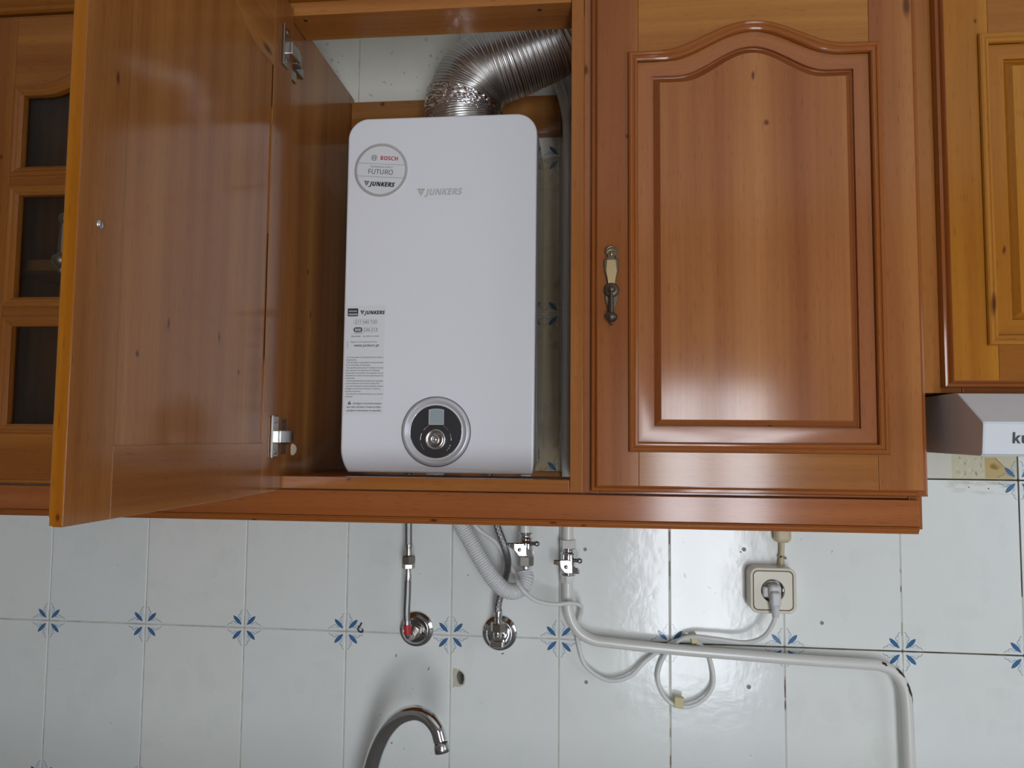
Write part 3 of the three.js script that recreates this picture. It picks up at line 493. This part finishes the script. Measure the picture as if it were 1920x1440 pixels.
// flue: ribbed aluminium duct with a collar of foil tape
{
  const d = thing('exhaust_duct', 'ribbed silver aluminium exhaust duct bending up from the water heater', 'duct', [-.178, .8815, .12]);
  const al = P({ color: C(.56, .55, .53), metalness: 1, roughness: .3 });
  const path = [[-.168, .90, .12], [-.171, .935, .12], [-.163, .976, .12], [-.135, 1.014, .12], [-.085, 1.036, .12], [-.010, 1.070, .12], [.06, 1.115, .12], [.14, 1.15, .12], [.25, 1.16, .115], [.31, 1.16, .09], [.33, 1.16, .02]];
  const rad = (s, a) => { const q = s / .0086, k = Math.floor(q), f = q - k, w = .5 + .5 * Math.sin(k * 2.3); return .0655 + .0018 * Math.pow(Math.sin(Math.PI * f), .5) * (.7 + .3 * w) + .0005 * Math.sin(f * 6.283 * 2) + .0016 * noise(Math.cos(a) * 1.5, Math.sin(a) * 1.5, s * 35) * (s < .11 ? 1.6 : .6); };
  part('ribbed_tube', ribbed(path, rad, 760, 72), al, d);
  const foil = ribbed([[-.168, .8815, .12], [-.168, .90, .12], [-.171, .935, .12], [-.169, .952, .12], [-.166, .962, .12]], (s, a) => .062 + s * .085 + .0026 * noise(Math.cos(a) * 9, Math.sin(a) * 9, s * 220) + .0018 * noise(Math.cos(a) * 21, Math.sin(a) * 21, s * 420), 90, 180);
  part('foil_tape', foil, P({ color: C(.78, .78, .78), metalness: 1, roughness: .16 }), d, 'crumpled bright foil tape collar');
}

// ------------------------------------------------------------------ pipes, valves and hoses
const LEVER = [[-22.4, 12.1], [3, 13.3], [7, 10], [9.8, 5.6], [13, 1.5], [16.8, -1.2], [23.8, -2.8], [23.8, -12.6], [-1.4, -11.4], [-5.6, -6], [-8.9, -1.9], [-14.5, 2.6], [-22.4, 3.9]].reverse().map(([x, y]) => [x / 1000, y / 1000]);
const bend = (g) => { const t = new THREE.BufferGeometry(); t.copy(tessellate(g)); const p = t.attributes.position; for (let i = 0; i < p.count; i++) p.setZ(i, p.getZ(i) - 4.2 * p.getX(i) ** 2 - 3 * p.getY(i) ** 2); return toCreasedNormals(t, .6); };
function tessellate(g) {                                               // splits long edges so that the sheet can be bowed
  let tri = []; g = g.index ? g.toNonIndexed() : g; const p = g.attributes.position; for (let i = 0; i < p.count; i += 3) tri.push([0, 1, 2].map((k) => V(p.getX(i + k), p.getY(i + k), p.getZ(i + k))));
  for (let n = 0; n < 4; n++) tri = tri.flatMap(([a, b, c]) => { const l = [a.distanceTo(b), b.distanceTo(c), c.distanceTo(a)], m = Math.max(...l); if (m < .004) return [[a, b, c]]; const mid = (u, v) => u.clone().add(v).multiplyScalar(.5), ab = mid(a, b), bc = mid(b, c), ca = mid(c, a); return [[a, ab, ca], [ab, b, bc], [ca, bc, c], [ab, bc, ca]]; });
  const q = new THREE.BufferGeometry(); q.setAttribute('position', new THREE.Float32BufferAttribute(tri.flat().flatMap((v) => [v.x, v.y, v.z]), 3)); q.computeVertexNormals(); return q;
}
function valve(name, label, x, z, yb, stack, sx, sy) {
  const v = thing(name, label, 'valve', [x, yb, z], 'gas shut-off valves under the cabinet');
  for (const [n, g, m] of stack) part(n, plainUV(g), m, v);
  const zf = z + .017;
  part('lever', plainUV(bend(extrude(polyShape(LEVER), 0, .0045, .0013, 6, 3)).rotateY(.12).translate(sx, sy, zf)), M.chrome, v, 'polished chrome butterfly lever');
  part('lever_screw', plainUV(lathe([[0, .0032], [.0028, .003], [.0036, .0018], [.0036, 0]], V(sx, sy, zf + .0042), V(0, 0, 1), 20)), M.darkSteel, v);
  part('stem', plainUV(cyl(.006, .006, V(sx, sy, z), V(sx, sy, zf + .001))), M.chrome, v);
  part('test_nipple', [plainUV(cyl(.0035, .0035, V(x, sy + .0095, z + .004), V(x + .019, sy + .0095, z + .006))), plainUV(lathe([[0, .004], [.0035, .0035], [.0046, .002], [.0046, -.004], [.003, -.005]], V(x + .021, sy + .0095, z + .008), V(.3, 0, 1), 24))], M.darkSteel, v, 'dark round test nipple');
  return v;
}
{
  const x = -.058, z = .05;
  valve('gas_valve', 'chrome lever valve joined to the corrugated white hose under the cabinet', x, z, .1275, [
    ['collar', lathe([[.008, .185], [.0125, .185], [.0125, .1875], [.0095, .1885], [.0095, .194], [.0125, .195], [.0125, .1975], [.007, .1985]], V(x, 0, z)), M.chrome],
    ['body', lathe([[.009, .150], [.0115, .152], [.012, .160], [.0128, .168], [.0128, .176], [.0115, .184], [.0095, .186]], V(x, 0, z)), M.chrome],
    ['union_nut', hex(.0148, x, z, .139, .157, .5), M.nickel],
    ['neck', lathe([[.006, .126], [.0068, .126], [.0068, .1395], [.005, .14]], V(x, 0, z)), M.chrome],
    ['hose_nut', hex(.0095, x, z, .1245, .131, .2), M.hose]], -.0665, .1695);
  const s = solo('gas_riser', 'short white pipe stub above the valve with the corrugated hose', 'pipe', plainUV(cyl(.0095, .0095, V(x, .1975, z), V(x, .30, z))), M.pipe, [x, .1975, z]);
}
{
  const x = .0172, z = .03;
  valve('gas_valve', 'chrome lever valve fitted in the white painted gas pipe below the cabinet', x, z, .109, [
    ['upper_nut', hex(.0148, x, z, .1685, .184, .4), M.pipe],
    ['collar', lathe([[.008, .158], [.0138, .158], [.0138, .1605], [.0105, .1615], [.0105, .1665], [.0138, .1675], [.0138, .169]], V(x, 0, z)), M.chrome],
    ['body', lathe([[.010, .120], [.0142, .121], [.0142, .124], [.0125, .127], [.0135, .135], [.0135, .146], [.0122, .156], [.0122, .159]], V(x, 0, z)), M.chrome],
    ['lower_nut', hex(.0125, x, z, .1075, .1212, .9), M.pipe]], .0145, .1385);
}
{
  const p = thing('gas_pipe', 'white painted gas pipe running down the wall and bending right along the tiles', 'pipe', [.3, -.335, .03]);
  const bendA = [[.0172, .109, .03], [.0172, .08, .03], [.0185, .060, .03], [.0245, .040, .03], [.037, .0215, .03], [.060, .0085, .03], [.098, .004, .03], [.201, -.003, .03], [.329, -.009, .03], [.44, -.0135, .03], [.525, -.016, .03], [.548, -.0172, .03], [.570, -.0245, .03], [.584, -.039, .03], [.5915, -.058, .03], [.594, -.085, .03], [.596, -.185, .03], [.598, -.334, .03]];
  part('lower_run', tube(bendA, .0092, 260, 24), M.pipe, p);
  part('upper_run', tube([[-.030, 1.108, .0115], [-.021, 1.086, .014], [-.007, 1.043, .020], [.004, 1.005, .0225], [.011, .969, .0225], [.0135, .928, .0225], [.0132, .75, .0225], [.0132, .584, .0225], [.0132, .40, .024], [.014, .310, .0265], [.017, .24, .03], [.0172, .183, .03]], .0092, 200, 24), M.pipe, p);
  const lump = new THREE.IcosahedronGeometry(.026, 5); { const q = lump.attributes.position; for (let i = 0; i < q.count; i++) { const v = V(q.getX(i), q.getY(i), q.getZ(i)), k = 1 + .35 * noise(v.x * 60, v.y * 60, v.z * 60); q.setXYZ(i, v.x * k * .8 + .012, v.y * k * 1.9 + 1.03, Math.max(.0008, v.z * k * .55 + .008)); } lump.computeVertexNormals(); }
  part('plaster', plainUV(lump), P({ color: C(.62, .62, .58), roughness: .9 }), p, 'rough plaster blob where the pipe enters the wall');
  const chip = P({ color: C(.05, .035, .025), roughness: .9 });
  const crv = curve(bendA), R = .00935;
  for (const [x, y, A, along, across] of [[.555, -.0155, .75, .004, .35], [.578, -.0285, .55, .0085, .42], [.592, -.054, .95, .0115, .36], [.5955, -.070, .6, .007, .2]]) {      // A: from the outer side of the bend towards the room
    let best = 0, bd = 9; for (let i = 0; i <= 600; i++) { const q = crv.getPointAt(i / 600), d = Math.hypot(q.x - x, q.y - y); if (d < bd) { bd = d; best = i / 600; } }
    const L = crv.getLength(), pos = [], idx = [], n = 22;
    const at = (ds, dA) => { const T = clamp(best + ds / L), c = crv.getPointAt(T), tn = crv.getTangentAt(T), out = V(-tn.y, tn.x, 0).normalize(); return c.addScaledVector(out, Math.cos(A + dA) * R).add(V(0, 0, Math.sin(A + dA) * R)); };
    for (let ring = 0; ring <= 3; ring++) for (let i = 0; i < n; i++) { const f = i / n * 6.28319, k = ring / 3 * (1 + .75 * noise(Math.cos(f) * 2.1, Math.sin(f) * 2.1, x * 300)), q = at(Math.cos(f) * along * k, Math.sin(f) * across * k + .06 * Math.cos(f) * k); pos.push(q.x, q.y, q.z); }
    for (let ring = 0; ring < 3; ring++) for (let i = 0; i < n; i++) { const p0 = ring * n + i, p1 = ring * n + (i + 1) % n; idx.push(p0, p0 + n, p1, p1, p0 + n, p1 + n); }
    const g = new THREE.BufferGeometry(); g.setAttribute('position', new THREE.Float32BufferAttribute(pos, 3)); g.setIndex(idx); g.computeVertexNormals(); part('paint_chip', plainUV(g), chip, p, 'bare dark metal where paint has chipped off the bend');
  }
}
{
  const g = ribbed([[-0.2196,0.3092,0.090],[-0.1969,0.2628,0.090],[-0.1680,0.2120,0.088],[-0.1488,0.1800,0.087],[-0.1297,0.1480,0.086],[-0.1100,0.1198,0.084],[-0.0915,0.1022,0.080],[-0.0753,0.0978,0.074],[-0.0621,0.1036,0.064],[-0.0563,0.1162,0.056],[-0.0578,0.1265,0.051]], (s) => { const q = s / .0042, f = q - Math.floor(q); return .0128 + .0016 * Math.pow(Math.sin(Math.PI * f), .6); }, 620, 36);
  solo('gas_hose', 'corrugated white flexible gas hose looping from cabinet to valve', 'hose', plainUV(g), M.hose, [-.12, .094, .06]);
}
const braidTex = dataTex(128, 128, (u, v) => { const a = Math.sin((u * 6 + v * 6) * Math.PI * 2), b = Math.sin((u * 6 - v * 6) * Math.PI * 2), s = 150 + 60 * Math.max(a, b); return [s, s, s]; }, false);
const braid = (ru, rv) => { const t = braidTex.clone(); t.repeat.set(ru, rv); t.needsUpdate = true; return P({ color: C(.25, .25, .25), metalness: 1, roughness: .27, bumpMap: t, bumpScale: .0001 }); };
function escutcheon(name, label, x, y) {
  const e = thing(name, label, 'escutcheon', [x, y, .001], 'chrome wall escutcheons');
  part('flange', plainUV(lathe([[.0315, 0], [.0322, .0016], [.0308, .0034], [.0265, .0052], [.0235, .0092], [.0222, .0098], [.0205, .0082], [.017, .004], [.013, .003], [.006, .003]], V(x, y, .0006), V(0, 0, 1), 72)), M.chrome, e);
  return e;
}
{
  const x = -.2645, y = .0095, e = escutcheon('pipe_escutcheon', 'chrome wall escutcheon with the red-tagged braided hose', x, y);
  part('connector', [plainUV(new THREE.CylinderGeometry(.0118, .0118, .016, 6).rotateX(Math.PI / 2).translate(x + .001, y - .002, .014)), plainUV(cyl(.0075, .0075, V(x, y - .001, .01), V(x - .003, y, .036))), plainUV(cyl(.0085, .0075, V(x - .003, y - .006, .034), V(x - .004, y + .004, .046)))], M.nickel, e);
  const h = thing('braided_hose', 'braided steel water hose with a hex coupling and red tag', 'hose', [-.27, .01, .05], 'braided water hoses');
  part('upper_braid', tube([[-.271, .30, .056], [-.271, .249, .055], [-.271, .206, .052], [-.2708, .166, .05]], .0063, 40, 20), braid(3, 20), h);
  part('upper_ferrule', plainUV(lathe([[.0066, .172], [.0072, .1715], [.0068, .166], [.0058, .164], [.0066, .154], [.0072, .152], [.006, .151]], V(-.2706, 0, .05))), M.nickel, h);
  part('coupling_nut', plainUV(hex(.0132, -.2705, .05, .138, .1515, .3)), M.nickel, h); part('coupling_nut', plainUV(hex(.0115, -.2705, .05, .1285, .1375, .8)), M.nickel, h);
  part('lower_ferrule', plainUV(lathe([[.0058, .129], [.0052, .127], [.0055, .118], [.0066, .116], [.0066, .108], [.006, .106]], V(-.2707, 0, .05))), M.chromeSoft, h);
  part('lower_braid', tube([[-.2708, .116, .05], [-.271, .086, .05], [-.2715, .05, .052], [-.2705, .032, .052]], .0061, 40, 20), braid(3, 14), h);
  part('tag_band', plainUV(cyl(.0066, .0066, V(-.2707, .036, .052), V(-.2705, .0295, .052))), M.chromeSoft, h);
  part('red_tag', plainUV(cyl(.0067, .0069, V(-.2692, .0125, .051), V(-.2705, .0295, .052))), M.red, h, 'red plastic tag');
  part('elbow', tube([[-.2695, .0135, .051], [-.269, .008, .049], [-.2675, .0065, .042], [-.266, .007, .034]], .0058, 24, 16), M.nickel, h);
}
{
  const x = -.1085, y = .008, e = escutcheon('pipe_escutcheon', 'chrome wall escutcheon with square-headed stop valve and braided hose', x, y);
  part('valve_body', [plainUV(cyl(.0115, .0115, V(x, y - .003, .005), V(x + .001, y - .004, .04))), plainUV(box(x - .0125, x + .0125, y - .0165, y - .004, .03, .047, .003, 3)), plainUV(lathe([[.006, .0], [.0075, .004], [.0075, .012]], V(x + .001, y, .042)))], M.chrome, e);
  part('hose_nut', plainUV(hex(.0138, x + .0025, .046, .0215, .0365, .35)), M.nickel, e);
  const h = thing('braided_hose', 'grey braided water hose curving behind the corrugated gas hose', 'hose', [-.1, .036, .05], 'braided water hoses');
  part('braid', tube([[-0.1223,0.3103,0.085],[-0.1133,0.2545,0.084],[-0.1056,0.2127,0.082],[-0.0922,0.1757,0.080],[-0.0874,0.1466,0.070],[-0.0925,0.1190,0.056],[-0.1008,0.0910,0.048],[-0.1065,0.0672,0.047],[-0.1073,0.0550,0.047]], .0064, 80, 20), braid(3, 34), h);
  part('ferrule', plainUV(lathe([[.0052, .036], [.0058, .0365], [.0055, .044], [.0068, .046], [.0072, .056], [.0066, .058]], V(-.106, 0, .047))), M.chromeSoft, h);
}
// lead, plug and socket
{
  const c = thing('power_cord', 'white power cord draped over the gas pipe and coiled in a loop', 'cord', [.2, -.1, .02]);
  const pts = [[-0.1789,0.2900,0.070],[-0.1664,0.2421,0.060],[-0.1464,0.2059,0.055],[-0.1099,0.1780,0.052],[-0.0925,0.1499,0.050],[-0.0769,0.1266,0.060],[-0.0679,0.1155,0.084],[-0.0579,0.1032,0.090],[-0.0387,0.0842,0.074],[-0.0050,0.0746,0.058], [.025, .076, .050], [.040, .071, .044], [.041, .058, .030], [.036, .036, .014], [.0335, .011, .0095], [.038, -.013, .012], [.048, -.040, .014], [.075, -.060, .016], [.098, -.065, .018], [.127, -.056, .018], [.155, -.030, .014], [.184, -.009, .0095], [.210, .007, .010], [.237, .010, .012], [.260, -.006, .011], [.272, -.036, .010], [.273, -.068, .012], [.255, -.092, .016], [.229, -.104, .018], [.203, -.101, .018], [.185, -.084, .016], [.177, -.058, .012], [.184, -.030, .0095], [.201, -.004, .012], [.221, .014, .019], [.240, .019, .024], [.275, .018, .030], [.329, .016, .038], [.355, .029, .046], [.368, .051, .053], [.3725, .066, .056]];
  part('cable', tube(pts, .0038, 420, 14), M.cord, c);
  part('tape_band', plainUV(box(-.006, .006, -.0075, .0075, -.008, .0085, .002, 2).rotateZ(.2).translate(.240, .0145, .018)), M.tape, c, 'yellowed tape around the cord');
  part('tape_band', plainUV(box(-.0085, .0085, -.0095, .0095, -.0055, .0055, .002, 2).rotateZ(-.12).translate(.213, -.097, .018)), M.tape, c, 'yellowed tape around the cord loop');
  part('plug', [cyl(.0160, .0160, V(.3727, .105, .0145), V(.3727, .105, .030)), box(.3545, .368, .095, .113, .02, .047, .003, 3), box(.3625, .3835, .098, .1185, .026, .058, .006, 4), box(.3640, .3810, .082, .108, .044, .066, .005, 4), cyl(.0075, .0055, V(.3725, .086, .057), V(.3725, .064, .056))].map(plainUV), M.plug, c, 'grey-white angled mains plug');
  part('strain_relief', [0, 1, 2, 3].map((i) => plainUV(new THREE.TorusGeometry(.0058 - i * .0003, .0012, 8, 24).rotateX(Math.PI / 2).translate(.3725, .079 - i * .0035, .0565))), M.plug, c);
}
{
  const s = thing('wall_socket', 'cream surface-mounted wall socket with rounded corners holding the plug', 'socket', [.372, .064, .02]);
  const sq = (x0, x1, y0, y1, r) => { const q = new THREE.Shape(); q.moveTo(x0 + r, y0); q.lineTo(x1 - r, y0); q.absarc(x1 - r, y0 + r, r, -Math.PI / 2, 0); q.lineTo(x1, y1 - r); q.absarc(x1 - r, y1 - r, r, 0, Math.PI / 2); q.lineTo(x0 + r, y1); q.absarc(x0 + r, y1 - r, r, Math.PI / 2, Math.PI); q.lineTo(x0, y0 + r); q.absarc(x0 + r, y0 + r, r, Math.PI, Math.PI * 1.5); return q; };
  const cx = .3732, cy = .1055, a = .0393, w = new THREE.Path(); 
  const outer = sq(cx - a, cx + a, cy - a, cy + a, .014), in1 = sq(cx - .0338, cx + .0338, cy - .0338, cy + .0338, .0085); outer.holes.push(new THREE.Path(distinct(in1.getPoints(10))));
  part('surround', plainUV(extrude(outer, .0005, .0395, .0022, 12, 4)), M.cream, s);
  const face = sq(cx - .0328, cx + .0328, cy - .0328, cy + .0328, .008); face.holes.push(new THREE.Path([...Array(48)].map((_, i) => new THREE.Vector2(cx - .0005 + .0197 * Math.cos(i / 48 * 6.28319), cy - .0005 + .0197 * Math.sin(i / 48 * 6.28319)))));
  part('face', plainUV(extrude(face, .026, .0385, .0008, 40, 2)), M.cream, s);
  part('well', [plainUV(cyl(.026, .026, V(cx - .0005, cy - .0005, .004), V(cx - .0005, cy - .0005, .014)))], M.cream, s);
  for (const sx of [-1, 1]) part('earth_clip', plainUV(box(cx + sx * .0182 - .001, cx + sx * .0182 + .001, cy - .003, cy + .003, .015, .033, .0005)), M.nickel, s);
}
{
  const c = thing('cable_run', 'yellowed cream cable and junction box end above the wall socket', 'cable', [.395, .145, .008]);
  part('cable', tube([[.3935, .141, .010], [.394, .150, .009], [.3955, .163, .0075], [.3962, .178, .009], [.396, .19, .010]], .0046, 40, 16), M.creamDark, c);
  part('junction_box', plainUV(box(.3812, .4105, .185, .27, .001, .024, .009, 5)), M.creamDark, c);
  part('cable_clip', [plainUV(tube([[.3905, .159, .004], [.391, .160, .0125], [.396, .160, .0145], [.4005, .159, .012], [.4015, .158, .002]], .0016, 30, 8)), plainUV(lathe([[0, .005], [.0022, .0045], [.0026, 0]], V(.4028, .157, .001), V(0, 0, 1), 16))], M.nickel, c);
}

// ------------------------------------------------------------------ tap and cooker hood
{
  const f = thing('kitchen_tap', 'chrome swan-neck kitchen tap curving in front of the tiles', 'tap', [-.335, -.335, .13]);
  const c = [[-.345, -.334, .12], [-.339, -.30, .12], [-.3295, -.258, .12], [-.3205, -.222, .12], [-.3115, -.193, .1215], [-.299, -.157, .13], [-.280, -.122, .14], [-.255, -.097, .15], [-.2265, -.086, .16], [-.204, -.0895, .17], [-.1885, -.104, .176], [-.1815, -.122, .179]];
  part('spout', plainUV(ribbed(c, (s, a, L) => .0146 - .003 * clamp(s / L) , 120, 40)), M.chrome, f);
  part('outlet', plainUV(lathe([[.0088, -.0075], [.0126, -.0075], [.0128, -.0005], [.0118, .0005], [.0122, .003], [.0108, .006]], V(-.1795, -.131, .1795), V(-.22, .97, -.08))), M.chromeSoft, f);
  part('base_ring', plainUV(lathe([[.026, -.335], [.026, -.328], [.018, -.322], [.016, -.31]], V(-.344, 0, .12))), M.chrome, f);
}
{
  const X0 = .533, X1 = 1.128, h = thing('cooker_hood', 'slim white cooker hood with sloping front below the amber cabinet', 'cooker hood', [.83, .35, .22]);
  const s = polyShape([[.001, .3535], [.438, .3495], [.4425, .3525], [.447, .3885], [.4455, .3915], [.384, .4288], [.378, .4298], [.001, .4298]]), g = extrude(s, 0, X1 - X0, .0015, 4, 2); g.rotateY(-Math.PI / 2); g.translate(X1, 0, 0);
  part('body', plainUV(g), P({ color: C(.7, .73, .76), roughness: .3, clearcoat: .2 }), h);
  const e = extrude(s, 0, .0016, .0006, 4, 1); e.rotateY(-Math.PI / 2); e.translate(X0 + .0005, 0, 0);
  part('end_cheek', plainUV(e), P({ color: C(.7, .73, .76), roughness: .3, clearcoat: .2 }), h);
  const font = await new FontLoader().loadAsync('fonts/droid/droid_sans_bold.typeface.json');
  const b = new TextGeometry('ku', { font, size: .0128, depth: .0006, curveSegments: 8 }); b.rotateX(.124); b.translate(.5645, .3655, .4443); part('lettering', plainUV(b), P({ color: C(.045, .05, .06), roughness: .4 }), h, 'dark lettering on the hood front');
}
renderer.render(scene, camera);
